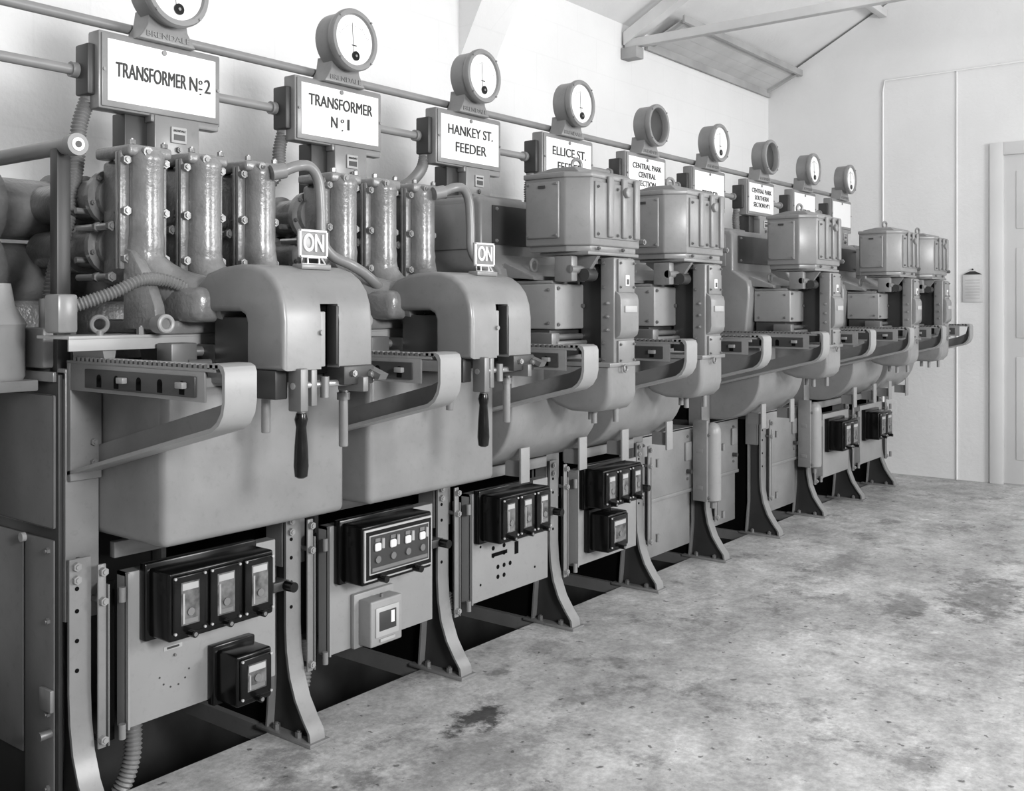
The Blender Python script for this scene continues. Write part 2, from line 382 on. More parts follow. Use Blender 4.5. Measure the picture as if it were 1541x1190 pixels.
# ================================================================== NAME SIGNS + METERS
BR='BRENDALE'
def sign_body():
    b=B(); c=C0; y=2.78
    b.box(c-.212,c+.212,y,y+.06,1.98,2.21,PAINT,.006)
    b.box(c-.205,c+.205,y-.006,y,1.987,2.203,PAINT,.003)
    b.box(c-.188,c+.188,y-.008,y-.005,2.005,2.187,WHITE)
    b.box(c-.235,c-.205,y+.02,y+.09,2.02,2.17,DARK,.006)
    b.cyl((c,y-.012,2.178),(c,y-.005,2.178),.008,DSTEEL,seg=12)
    for sx in (-1,1):
        b.cyl((c+sx*.198,y-.010,2.095),(c+sx*.198,y-.005,2.095),.005,DSTEEL,seg=8)
    b.prism([(c-.10,2.205),(c+.10,2.205),(c+.085,2.225),(c+.07,2.25),(c+.062,2.30),(c-.062,2.30),(c-.07,2.25),(c-.085,2.225)],y-.03,y+.05,PAINT,'y',b0=.004)
    b.box(c-.11,c-.03,y+.03,y+.10,1.80,1.985,DARK,.004)
    b.box(c-.035,c+.125,y-.012,y+.06,1.83,1.985,PAINT,.005)
    b.box(c-.045,c+.20,y-.008,y+.03,1.962,1.985,PAINT,.004)
    b.box(c+.02,c+.075,y-.018,y-.012,1.905,1.955,LIGHT,.002)
    b.box(c+.028,c+.067,y-.0195,y-.018,1.914,1.932,DARK)
    b.bolt((c+.048,y-.012,1.885),DSTEEL,.010,.01); b.bolt((c+.0,y-.012,1.86),DSTEEL,.006,.006); b.bolt((c+.095,y-.012,1.86),DSTEEL,.006,.006)
    b.box(c-.05,c+.03,y+.04,y+.10,1.45,1.99,DARK,.004)
    return b
def meter(blank=False):
    b=B(); c=C0; o=(c,2.80,2.36)
    b.lathe([(.10,0),(.104,.004),(.104,.075),(.110,.078),(.112,.084),(.112,.098),(.108,.104),(.094,.104),(.090,.098),(.090,.07 if blank else .094)],o,PAINT,ax=(0,-1,0),seg=48)
    if blank:
        b.cyl((c,2.80-.068,2.36),(c,2.80-.071,2.36),.089,DARK,seg=40)
    else:
        yf=2.80-.094
        b.cyl((c,yf+.002,2.36),(c,yf-.001,2.36),.0895,WHITE,seg=40)
        for i in range(21):
            a=math.radians(150-120*i/20)
            p=Vector((math.cos(a),0,math.sin(a))); q=Vector((c,yf-.0012,2.335))
            l=.010 if i%5==0 else .005
            b.tube([q+p*.074,q+p*(.074+l)],.0007,INK,seg=4,smooth=False)
        b.tube([(c-.002,yf-.002,2.30),(c-.010,yf-.002,2.42)],.0010,INK,seg=5,smooth=False)
        b.cyl((c+.006,yf-.001,2.303),(c+.006,yf-.006,2.303),.017,BLACK,seg=20)
        b.cyl((c+.006,yf-.006,2.303),(c+.006,yf-.008,2.303),.005,DSTEEL,seg=10)
        b.box(c-.012,c+.012,yf-.002,yf-.001,2.338,2.342,INK)
    for a in (45,135,225,315):
        a=math.radians(a); b.cyl((c+.106*math.cos(a),2.70,2.36+.106*math.sin(a)),(c+.106*math.cos(a),2.692,2.36+.106*math.sin(a)),.004,DSTEEL,seg=8)
    return b
sb=sign_body().finish('circuit_name_sign')
signs=[sb]+[dup(sb,k*PITCH) for k in range(1,9)]
m1=meter().finish('round_ammeter'); m2=meter(True).finish('blank_meter_housing'); m2.location.x+=4*PITCH
for k in (1,2,3,5,7,8): dup(m1,k*PITCH)
dup(m2,2*PITCH)
SY=2.78-.0085
def slines(k,lines):
    c=C0+k*PITCH
    for (t,dx,z,h,w) in lines:
        for o_ in (-.0011,.0011): text(t,c+dx+o_,SY-(.0002 if o_>0 else 0),z+o_*.4,h,INK,signs[k],w=w)
slines(0,[('TRANSFORMER',-.042,2.098,.046,.240),('N',.105,2.098,.046,.028),('2',.157,2.098,.046,.022),('o',.131,2.112,.020,.013),('-',.131,2.092,.03,.012),('.',.131,2.083,.03,None)])
slines(1,[('TRANSFORMER',0,2.13,.042,.31),('N',-.035,2.062,.042,.030),('1',.034,2.062,.042,.009),('o',.004,2.076,.020,.015),('.',.004,2.050,.03,None)])
slines(2,[('HANKEY ST.',0,2.128,.042,.29),('FEEDER',0,2.058,.042,.20)])
slines(3,[('ELLICE ST.',0,2.128,.042,.28),('FEEDER',0,2.058,.042,.20)])
slines(4,[('CENTRAL PARK',0,2.14,.030,.30),('CENTRAL',0,2.095,.030,.18),('SECTION',0,2.05,.030,.18)])
slines(5,[('FEEDER',0,2.058,.040,.20)])
slines(6,[('CENTRAL PARK',0,2.14,.030,.30),('SOUTHERN',0,2.095,.030,.21),('SECTION Nº1',0,2.05,.030,.24)])
slines(7,[('FEEDER',0,2.058,.040,.20)])
for k in range(9):
    c=C0+k*PITCH
    text(BR,c,2.749,2.222,.018,PAINT,signs[k],name='raised_maker_name',w=.15,ext=.002)
    text(BR,c+.048,2.761,1.943,.007,INK,signs[k],name='plate_maker_name',w=.042)

def pipe(z,name):
    b=B(); b.tube([(0.2,2.86,z),(8.0,2.86,z)],.0155,PIPE,smooth=False,seg=16)
    for k in range(9):
        c=C0+k*PITCH
        if z<2.2: b.cyl((c-.255,2.86,z),(c-.215,2.86,z),.023,PIPE,seg=16)
    b.cyl((4.20,2.86,z),(4.24,2.86,z),.021,PIPE,seg=16)
    return b.finish(name)
pipe(2.252,'conduit_pipe'); pipe(2.095,'conduit_pipe')

# ================================================================== REAR BUSBAR CHAMBER
b=B()
for z,r in ((1.70,.095),(1.50,.095)):
    b.cyl((1.22,3.16,z),(8.1,3.16,z),r,CAST,seg=28)
    for k in range(0,9):
        x=C0+k*PITCH
        for dx in (-.36,-.15,.15): b.cyl((x+dx-.012,3.16,z),(x+dx+.012,3.16,z),r+.022,CAST,seg=28)
b.box(1.2,8.1,3.10,3.3,1.22,1.42,CAST,.02)
b.finish('busbar_chamber')
b=B()
b.lathe([(.10,0),(.105,.01),(.105,.20),(.11,.21),(.11,.23),(.09,.28),(.06,.31),(.06,.36)],(1.27,2.94,1.20),PANEL,seg=28)
b.lathe([(.07,0),(.075,.01),(.075,.14),(.08,.15),(.05,.2),(.04,.26)],(1.32,2.78,1.20),PANEL,seg=24)
b.box(1.10,1.40,2.7,3.08,1.17,1.20,PAINT,.004); b.box(1.12,1.20,2.74,3.06,0,1.17,DARK,.004)
# flanged phase bodies stacked in the cable end
for z in (1.59,1.70,1.80):
    b.cyl((1.25,3.06,z),(1.25,2.86,z),.048,CAST,seg=22)
    b.cyl((1.25,2.90,z),(1.25,2.885,z),.062,CAST,seg=22); b.cyl((1.25,2.865,z),(1.25,2.84,z),.036,CAST,seg=18)
    for a in range(0,360,60):
        a=math.radians(a); b.bolt((1.25+.054*math.cos(a),2.885,z+.054*math.sin(a)),CAST,.006,.01)
b.box(1.17,1.33,2.93,2.95,1.50,1.86,CAST,.006); b.box(1.19,1.31,2.95,3.05,1.48,1.86,CAST,.02,3)
for z in (1.52,1.645,1.75,1.85):
    for x in (1.182,1.318): b.bolt((x,2.93,z),CAST,.010,.014)
b.finish('cable_sealing_box')

# ================================================================== TYPE A : BREAKER WITH HOOD
def column(b,u,cx):
    x=cx+u; y=2.55
    b.lathe([(.040,1.50),(.046,1.53),(.050,1.58),(.047,1.60),(.047,1.79),(.050,1.80),(.050,1.815),(.040,1.83)],(x,y-.01,0),CAST,seg=24)
    b.box(x-.040,x+.040,y,y+.15,1.46,1.81,CAST,.015,3)
    for sx in (-1,1):
        b.box(x+sx*.058-.014,x+sx*.058+.014,y,y+.014,1.50,1.825,CAST,.004)
        b.box(x+sx*.058-.014,x+sx*.058+.014,y+.016,y+.03,1.50,1.825,CAST,.004)
        for z in (1.53,1.66,1.80):
            b.bolt((x+sx*.060,y,z),CAST,.013,.016); b.cyl((x+sx*.060,y-.005,z),(x+sx*.060,y+.045,z),.006,DSTEEL,seg=8)
    b.box(x-.068,x+.068,y-.035,y+.14,1.81,1.842,CAST,.010,3)
    b.cyl((x-.02,y-.052,1.822),(x-.02,y-.03,1.822),.014,CAST,seg=12); b.cyl((x-.02,y-.055,1.822),(x-.02,y-.052,1.822),.007,DSTEEL,seg=8)
    b.bolt((x-.05,y-.02,1.842),CAST,.010,.012,(0,0,1)); b.bolt((x+.05,y-.02,1.842),CAST,.010,.012,(0,0,1))
    b.bolt((x+.03,y+.1,1.842),CAST,.010,.012,(0,0,1))
    b.tube([(x,y-.005,1.58),(x+.005,y-.01,1.51),(x*.8+cx*.2+.01,y-.06,1.45),(x*.45+cx*.55,2.38,1.415),(x*.4+cx*.6,2.30,1.40)],[.05,.055,.06,.06,.06],CAST,seg=18)
    for z in (1.71,1.57):
        b.cyl((x,y+.13,z),(x,3.09,z),.060,CAST,seg=22)
        b.cyl((x,y+.15,z),(x,y+.17,z),.082,CAST,seg=22); b.cyl((x,y+.30,z),(x,y+.345,z),.075,CAST,seg=22)
        for a in range(0,360,60):
            a=math.radians(a+15); b.bolt((x+.072*math.cos(a),y+.15,z+.072*math.sin(a)),DSTEEL,.007,.012)
        b.cyl((x-.09,y+.20,z-.04),(x-.04,y+.20,z-.04),.009,STEEL,seg=10)
        b.cyl((x-.075,y+.05,z-.09),(x-.075,y+.21,z-.09),.010,STEEL,seg=10)
        b.bolt((x-.075,y+.05,z-.09),DSTEEL,.014,.014); b.bolt((x-.075,y+.12,z-.09),DSTEEL,.014,.014)
def typeA():
    cx=C0
    b=B()
    b.box(cx-.3025,cx+.3325,2.32,2.95,.77,1.18,PAINT,.022,4)
    b.box(cx-.30,cx+.33,2.34,2.96,1.17,1.205,PAINT,.006)
    b.box(cx-.49,cx+.33,2.44,2.60,1.315,1.323,LIGHT,.001); b.box(cx-.49,cx+.33,2.44,2.447,1.285,1.315,LIGHT,.001)
    b.box(cx-.28,cx+.30,2.38,2.9,1.205,1.225,DARK,.003)
    for u in (-.40,-.2,.2): b.prism([(cx+u,1.315),(cx+u+.05,1.315),(cx+u+.035,1.225),(cx+u+.02,1.225)],2.45,2.60,PAINT,'y')
    b.box(cx-.24,cx+.26,2.42,2.80,1.323,1.36,CAST,.008)
    for u in (-.27,-.17,-.07,.2): 
        b.bolt((cx+u,2.47,1.323),DSTEEL,.012,.02,(0,0,1)); b.bolt((cx+u+.03,2.52,1.323),STEEL,.010,.025,(0,0,1))
    b.cyl((cx-.22,2.40,1.275),(cx+.28,2.40,1.275),.014,STEEL,seg=12); b.cyl((cx-.20,2.36,1.245),(cx+.28,2.36,1.245),.010,DSTEEL,seg=12)
    b.box(cx-.25,cx-.17,2.36,2.43,1.245,1.30,DSTEEL,.004); b.box(cx-.13,cx-.09,2.34,2.42,1.225,1.295,DARK,.003)
    b.cyl((cx-.02,2.38,1.26),(cx-.02,2.30,1.26),.022,DSTEEL,seg=16); b.cyl((cx+.2,2.38,1.26),(cx+.2,2.30,1.26),.022,DSTEEL,seg=16)
    b.box(cx-.2,cx+.2,2.32,2.66,1.355,1.45,CAST,.03,3)
    b.prism([(2.40,1.335),(2.56,1.335),(2.56,1.56),(2.52,1.55),(2.45,1.47),(2.41,1.40)],cx-.27,cx-.235,CAST,'x',b0=.008,b1=.008,seg=2)
    b.cyl((cx-.252,2.385,1.352),(cx-.252,2.42,1.352),.026,PAINT,seg=20); b.torus((cx-.252,2.382,1.352),.02,.006,LIGHT)
    b.torus((cx-.39,2.47,1.352),.02,.006,PAINT,ax=(.3,1,0)); b.cyl((cx-.39,2.47,1.32),(cx-.39,2.47,1.335),.01,PAINT)
    br=b
    for u in (-.21,-.02,.18): column(br,u,cx)
    top=[(2.38,1.40),(2.38,1.455),(2.34,1.488),(2.28,1.503),(2.20,1.510),(2.15,1.507),(2.10,1.494),(2.065,1.472),(2.04,1.442),(2.026,1.405)]
    P=top+[(2.02,1.36),(2.02,1.235),(2.17,1.235),(2.17,1.355),(2.178,1.375),(2.20,1.385),(2.38,1.385)]
    b.prism(P,cx-.158,cx-.032,PAINT,'x',b0=.024,seg=4); b.prism(P,cx+.030,cx+.158,PAINT,'x',b1=.024,seg=4)
    Q=top+[(2.10,1.405),(2.12,1.385),(2.38,1.385)]
    b.prism(Q,cx-.032,cx+.030,PAINT,'x')
    b.box(cx-.031,cx+.029,2.065,2.09,1.22,1.41,VOID); b.box(cx-.030,cx-.008,2.03,2.064,1.24,1.385,PANEL,.003)
    b.box(cx+.022,cx+.032,2.022,2.06,1.245,1.40,DARK,.002)
    b.cyl((cx-.034,2.02,1.33),(cx-.034,2.012,1.33),.007,PANEL,seg=10)
    b.box(cx-.13,cx+.13,2.09,2.34,1.20,1.37,DARK,.004)
    b.box(cx-.14,cx+.16,2.10,2.36,1.19,1.225,PAINT,.004)
    b.box(cx-.15,cx-.11,2.06,2.15,1.16,1.235,DARK,.004)
    b.box(cx-.118,cx-.092,2.00,2.05,1.13,1.24,DSTEEL,.004); b.box(cx-.065,cx-.045,2.02,2.06,1.14,1.235,DSTEEL,.003)
    b.cyl((cx-.12,2.03,1.195),(cx+.16,2.03,1.195),.009,STEEL,seg=12); b.cyl((cx-.02,2.02,1.215),(cx-.02,2.02,1.16),.012,DSTEEL)
    b.box(cx+.03,cx+.14,2.0,2.08,1.19,1.24,DARK,.004); b.box(cx+.08,cx+.10,1.98,2.08,1.17,1.21,DSTEEL,.003)
    b.prism([(1.97,1.20),(2.05,1.235),(2.05,1.245),(1.96,1.215)],cx+.125,cx+.155,DSTEEL,'x')
    b.cyl((cx+.12,2.10,1.19),(cx+.12,2.10,1.01),.013,PAINT,seg=16,bev=.003); b.cyl((cx+.12,2.10,1.16),(cx+.12,2.10,1.14),.018,DSTEEL,seg=16)
    b.cyl((cx-.10,2.16,1.19),(cx-.10,2.16,1.065),.012,PAINT,seg=16,bev=.003)
    b.bolt((cx+.06,2.0,1.22),STEEL); b.bolt((cx+.125,2.0,1.215),STEEL)
    b.cyl((cx-.10,2.02,1.17),(cx-.10,2.02,1.12),.011,DSTEEL,seg=14)
    b.lathe([(.009,0),(.016,.004),(.019,.03),(.017,.08),(.013,.13),(.017,.150),(.013,.165),(.008,.168)],(cx-.10,2.02,.96),BAKE,seg=18)
    b.box(cx-.02,cx+.085,2.11,2.15,1.498,1.513,PAINT,.003)
    brk=b.finish('oil_circuit_breaker')
    b=B(); dz=.008
    b.box(cx-.02,cx+.08,2.125,2.131,1.522+dz,1.598+dz,PAINT,.002); b.box(cx-.016,cx+.076,2.122,2.126,1.526+dz,1.594+dz,PAINT,.002)
    for (x0,x1,z0,z1) in ((-.02,.08,1.592,1.598),(-.02,.08,1.522,1.528),(-.02,-.014,1.522,1.598),(.074,.08,1.522,1.598)): b.box(cx+x0,cx+x1,2.118,2.126,z0+dz,z1+dz,WHITE,.001)
    b.tube([(cx-.005,2.128,1.531),(cx-.012,2.12,1.512),(cx+.072,2.12,1.512),(cx+.065,2.128,1.531)],.0028,WHITE,seg=6,smooth=False)
    b.tube([(cx+.01,2.12,1.512),(cx+.01,2.122,1.531),(cx+.05,2.122,1.531),(cx+.05,2.12,1.512)],.0028,WHITE,seg=6,smooth=False)
    on=b.finish('position_indicator_plate')
    return brk,on
bk,on=typeA()
text('ON',C0+.03,2.1195,1.568,.048,WHITE,on,w=.072,thick=.0012,ext=.002)
dup(bk,PITCH); on2=dup(on,PITCH); text('ON',C0+.03+PITCH,2.1195,1.568,.048,WHITE,on2,w=.072,thick=.0012,ext=.002)

b=B(); b.tube([(1.632,2.85,2.03),(1.60,2.85,1.93),(1.585,2.84,1.82),(1.535,2.80,1.65),(1.475,2.76,1.48),(1.457,2.75,1.40)],.021,HOSE,rib=.14,ribstep=.0105,seg=14)
b.cyl((1.457,2.75,1.42),(1.457,2.75,1.33),.028,PIPE); b.cyl((1.632,2.85,2.0),(1.634,2.85,2.06),.026,PIPE); b.box(1.40,1.50,2.68,2.82,1.23,1.34,PAINT,.01)
b.finish('flexible_conduit')
for k in range(1,9):
    b=B(); s=k*PITCH
    b.tube([(1.632+s,2.85,2.03),(1.61+s,2.85,1.95),(1.59+s,2.84,1.86),(1.50+s,2.86,1.76)] if k!=2 else [(1.632+s,2.85,2.03),(1.60+s,2.84,1.96),(1.52+s,2.82,1.90),(1.44+s,2.82,1.85),(1.40+s,2.84,1.76)],.021,HOSE,rib=.14,ribstep=.0105,seg=12)
    b.cyl((1.632+s,2.85,2.0),(1.634+s,2.85,2.06),.026,PIPE)
    b.finish('flexible_conduit')
b=B(); b.tube([(1.376,2.50,1.395),(1.468,2.45,1.434),(1.535,2.43,1.468),(1.60,2.43,1.47),(1.66,2.42,1.45),(1.753,2.41,1.40)],.016,HOSE,rib=.13,ribstep=.009,seg=12)
b.box(1.33,1.385,2.47,2.54,1.33,1.43,PAINT,.008); b.finish('flexible_conduit')
pp=[(2.04,2.47,1.81),(2.09,2.45,1.832),(2.14,2.45,1.832),(2.172,2.45,1.79),(2.182,2.45,1.70),(2.187,2.45,1.61),(2.22,2.44,1.56),(2.287,2.42,1.53),(2.36,2.42,1.495),(2.45,2.42,1.43),(2.53,2.42,1.345)]
b=B(); b.tube(pp,.017,PAINT,seg=14); b.cyl((2.01,2.48,1.805),(2.05,2.465,1.815),.024,PAINT); b.finish('bent_earth_pipe')
b=B(); b.tube([(x+PITCH,y+.02*(i>6),z) for i,(x,y,z) in enumerate(pp[:8])]+[(3.06,2.46,1.50),(3.09,2.47,1.40)],.017,PAINT,seg=14); b.cyl((2.01+PITCH,2.48,1.805),(2.05+PITCH,2.465,1.815),.024,PAINT); b.finish('bent_earth_pipe')
b=B(); b.cyl((1.451,2.60,1.833),(1.451,3.3,1.833),.022,PIPE,seg=18); b.cyl((1.451,2.59,1.833),(1.451,2.62,1.833),.030,PIPE,seg=20); b.cyl((1.451,2.588,1.833),(1.451,2.595,1.833),.018,WHITE,seg=18); b.cyl((1.451,2.586,1.833),(1.451,2.589,1.833),.009,DARK,seg=14)
b.box(1.43,1.47,2.66,2.70,1.2,1.84,DARK,.004)
b.finish('drain_pipe')

# ================================================================== TYPE B
def typeB():
    cx=C0; b=B()
    arc=[(2.32,1.19),(2.32,1.0)]
    for i in range(1,9):
        a=i/9*pi/2; arc.append((2.32+.25*(1-math.cos(a)),1.0-.235*math.sin(a)))
    arc+=[(2.57,.765),(2.70,.765)]
    for i in range(1,9):
        a=pi/2-i/9*pi/2; arc.append((2.95-.25*(1-math.cos(a)),1.0-.235*math.sin(a)))
    arc+=[(2.95,1.0),(2.95,1.19)]
    b.prism(arc,cx-.30,cx+.30,PAINT,'x',b0=.012,b1=.012,seg=3)
    b.box(cx-.30,cx+.30,2.305,2.96,1.18,1.21,PAINT,.004)
    for u in (-.17,.23):
        b.box(cx+u-.028,cx+u+.028,2.355,2.365,.72,.855,PANEL,.002); b.box(cx+u-.006,cx+u+.006,2.365,2.45,.74,.80,PAINT)
    b.box(cx-.205,cx+.115,2.19,2.40,1.312,1.482,PANEL,.006,3)
    for u in (-.19,.0,.07):
        for z in (1.33,1.465): b.bolt((cx+u,2.19,z),DSTEEL,.007,.007)
    b.cyl((cx-.03,2.19,1.40),(cx-.03,2.18,1.40),.008,DSTEEL,seg=10)
    for y in (2.22,2.37):
        for z in (1.335,1.46): b.bolt((cx-.205,y,z),DSTEEL,.006,.006,(-1,0,0))
    b.box(cx-.20,cx+.10,2.21,2.40,1.482,1.495,PAINT,.004)
    b.cyl((cx-.26,2.20,1.283),(cx-.02,2.20,1.283),.011,STEEL,seg=12); b.cyl((cx-.24,2.16,1.262),(cx-.05,2.16,1.262),.008,STEEL,seg=12)
    b.box(cx-.20,cx+.12,2.22,2.39,1.21,1.31,DARK,.004); b.box(cx-.27,cx-.22,2.16,2.26,1.25,1.30,DSTEEL,.004)
    b.box(cx-.067,cx+.078,2.02,2.082,1.18,1.58,PAINT,.006,3); b.box(cx-.02,cx+.07,2.082,2.20,1.20,1.56,DARK,.003)
    b.box(cx-.05,cx+.065,2.010,2.02,1.45,1.575,PAINT,.003); b.box(cx-.05,cx+.065,2.010,2.02,1.185,1.27,PAINT,.003)
    b.prism([(2.02,1.275),(2.0,1.29),(1.995,1.31),(1.995,1.42),(2.0,1.44),(2.02,1.455)],cx-.06,cx+.07,PAINT,'x',b0=.003,b1=.003,seg=2)
    b.box(cx-.035,cx+.05,1.990,1.995,1.375,1.40,LIGHT,.001)
    b.box(cx-.005,cx+.02,2.006,2.011,1.475,1.515,WHITE,.001); b.box(cx+.0,cx+.015,2.005,2.007,1.48,1.50,DARK)
    for z in (1.20,1.26,1.47,1.56): b.bolt((cx-.067,2.065,z),DSTEEL,.006,.008,(-1,0,0))
    for z in (1.31,1.36,1.41): b.bolt((cx-.067,2.045,z),STEEL,.006,.01,(-1,0,0))
    for z in (1.195,1.255,1.47,1.56):
        for u in (-.04,.055): b.bolt((cx+u,2.010,z),DSTEEL,.005,.005)
    b.cyl((cx-.20,2.13,1.535),(cx-.02,2.13,1.535),.016,PAINT,seg=16); b.cyl((cx-.15,2.10,1.515),(cx-.09,2.10,1.515),.024,DARK,seg=16)
    b.prism([(2.06,1.585),(2.20,1.585),(2.20,1.50),(2.13,1.49)],cx-.12,cx-.10,PAINT,'x'); b.prism([(2.06,1.585),(2.20,1.585),(2.20,1.50),(2.13,1.49)],cx+.10,cx+.12,PAINT,'x')
    b.box(cx-.20,cx-.16,2.12,2.20,1.49,1.585,PAINT,.006); b.box(cx+.09,cx+.16,2.10,2.25,1.30,1.50,DARK,.004)
    bowl=[(2.02,1.18),(2.02,1.07),(2.03,1.035),(2.055,1.01),(2.09,1.0),(2.20,1.0),(2.27,1.02),(2.32,1.06),(2.34,1.12),(2.34,1.18)]
    b.prism(bowl,cx-.10,cx+.10,PAINT,'x',b0=.02,b1=.02,seg=4); b.box(cx-.108,cx+.108,2.012,2.34,1.172,1.188,PAINT,.003)
    for u,y in ((-.05,2.12),(.04,2.08),(.05,2.2)): b.cyl((cx+u,y,1.01),(cx+u,y,.955),.011,PAINT,seg=12)
    b.torus((cx-.02,2.0,1.165),.012,.004,DSTEEL)
    return b.finish('oil_circuit_breaker')
def vtbox():
    cx=C0; b=B()
    plan=[(cx-.225,2.315),(cx-.225,2.135),(cx-.165,2.055),(cx+.175,2.055),(cx+.235,2.12),(cx+.235,2.315)]
    b.prism(plan,1.622,1.885,PAINT,'z',ball=.007,seg=3)
    def sc(k): return [(cx+(x-cx)*k,2.20+(y-2.20)*k) for x,y in plan]
    b.prism(sc(1.035),1.872,1.892,PAINT,'z',ball=.004,seg=2)
    b.prism(sc(.93),1.600,1.63,PAINT,'z',ball=.004,seg=2)
    # sloping lid
    b.prism([(2.09,1.890),(2.30,1.890),(2.30,1.900),(2.22,1.915),(2.12,1.915)],cx-.19,cx+.20,PAINT,'x',b0=.008,b1=.008,seg=2)
    b.box(cx-.236,cx-.225,2.155,2.305,1.65,1.86,PAINT,.005,3)
    for y in (2.165,2.295):
        for z in (1.66,1.85): b.bolt((cx-.236,y,z),DSTEEL,.005,.005,(-1,0,0))
    b.box(cx-.241,cx-.235,2.215,2.245,1.835,1.845,DARK)
    # flat ribbed front with shallow vertical pilasters
    b.box(cx-.150,cx+.160,2.048,2.058,1.650,1.860,PAINT,.004)
    for u in (-.055,.045,.135): b.box(cx+u-.018,cx+u+.018,2.036,2.052,1.655,1.885,PAINT,.007,3)
    b.cyl((cx+.045,2.040,1.83),(cx+.045,2.022,1.83),.020,PAINT,seg=20,bev=.004)
    for z in (1.665,1.84):
        for u in (-.135,.0,.09): b.bolt((cx+u,2.048,z),DSTEEL,.006,.007)
    b.bolt((cx+.19,2.075,1.65),DSTEEL,.012,.035); b.bolt((cx-.12,2.058,1.612),DSTEEL,.007,.01); b.bolt((cx+.05,2.058,1.612),DSTEEL,.007,.01)
    b.torus((cx-.05,2.20,1.940),.022,.007,PAINT,ax=(.3,1,0)); b.cyl((cx-.05,2.20,1.910),(cx-.05,2.20,1.925),.012,PAINT)
    b.box(cx-.18,cx+.18,2.06,2.28,1.588,1.602,PAINT,.004)
    return b.finish('voltage_transformer_box')
def cover(empty):
    cx=C0; b=B()
    if empty: P=[(2.50,1.80),(2.52,1.825),(2.95,1.83),(2.95,1.25),(2.55,1.25),(2.46,1.45),(2.46,1.56),(2.50,1.62)]
    else: P=[(2.50,1.80),(2.52,1.825),(2.95,1.83),(2.95,1.213),(2.44,1.213),(2.42,1.25),(2.402,1.44),(2.402,1.50),(2.41,1.54),(2.50,1.60)]
    b.prism(P,cx-.265,cx+.265,PAINT,'x',b0=.014,b1=.014,seg=3)
    b.box(cx-.20,cx+.24,2.492,2.50,1.64,1.795,DARK,.004)  # dark inset paints the shade on the cover front
    b.box(cx-.272,cx-.265,2.54,2.9,1.62,1.80,PAINT,.004)
    for u in (-.18,.22):
        for z in (1.655,1.78): b.bolt((cx+u,2.492,z),PAINT,.007,.006)
    b.box(cx-.16,cx+.16,2.62,2.77,1.83,1.85,PAINT,.005)
    if not empty:
        b.prism([(2.28,1.498),(2.28,1.512),(2.42,1.565),(2.45,1.51)],cx-.22,cx+.2,PAINT,'x',b0=.005,b1=.005,seg=2)
        b.torus((cx-.15,2.33,1.555),.022,.006,PAINT,ax=(0,1,0))
    return b.finish('busbar_cover_box')
tb=typeB(); tb.location.x+=2*PITCH
vt=vtbox(); vt.location.x+=2*PITCH
cv=cover(False); cv.location.x+=2*PITCH
for k in (3,5,7,8): dup(tb,(k-2)*PITCH); dup(vt,(k-2)*PITCH); dup(cv,(k-2)*PITCH)
ce=cover(True); ce.location.x+=4*PITCH; dup(ce,2*PITCH)

# ================================================================== RELAY PANELS & RELAYS
def panel(kind='std'):
    cx=C0; b=B()
    b.box(cx-.262,cx+.255,2.555,2.565,.235,.665,PANEL,.003)
    b.box(cx-.262,cx-.256,2.545,2.60,.235,.665,PANEL); b.box(cx-.262,cx+.255,2.56,2.60,.655,.665,PAINT)
    b.box(cx-.27,cx+.31,2.60,2.625,.70,.745,PAINT,.003)
    b.box(cx+.235,cx+.30,2.54,2.60,.50,.53,DARK,.003); b.bolt((cx+.285,2.54,.515),DSTEEL,.014,.02); b.cyl((cx+.285,2.54,.515),(cx+.285,2.50,.515),.016,BAKE,seg=14)
    if kind=='dial':
        for i in range(6):
            a=math.radians(195+i*30); b.cyl((cx-.11+.05*math.cos(a),2.5555,.36+.05*math.sin(a)),(cx-.11+.05*math.cos(a),2.5535,.36+.05*math.sin(a)),.0028,DARK,seg=8)
        b.cyl((cx-.11,2.555,.40),(cx-.11,2.548,.40),.004,DSTEEL,seg=8)
        b.box(cx-.145,cx-.085,2.5535,2.556,.418,.43,LIGHT); b.box(cx-.135,cx-.095,2.553,2.5545,.421,.427,DARK)
    if kind=='holes':
        for (u,z) in ((-.12,.43),(-.05,.43),(-.12,.40),(-.05,.40),(.03,.44),(-.09,.35),(-.05,.35),(-.01,.35),(-.09,.31),(-.05,.31),(-.2,.45),(-.2,.30),(.16,.30),(.2,.45)):
            b.cyl((cx+u,2.5555,z),(cx+u,2.5535,z),.009 if abs(u)<.15 else .005,VOID,seg=12)
        b.box(cx-.13,cx-.03,2.5535,2.556,.395,.41,VOID); b.box(cx+.02,cx+.045,2.5535,2.556,.38,.43,VOID)
    return b
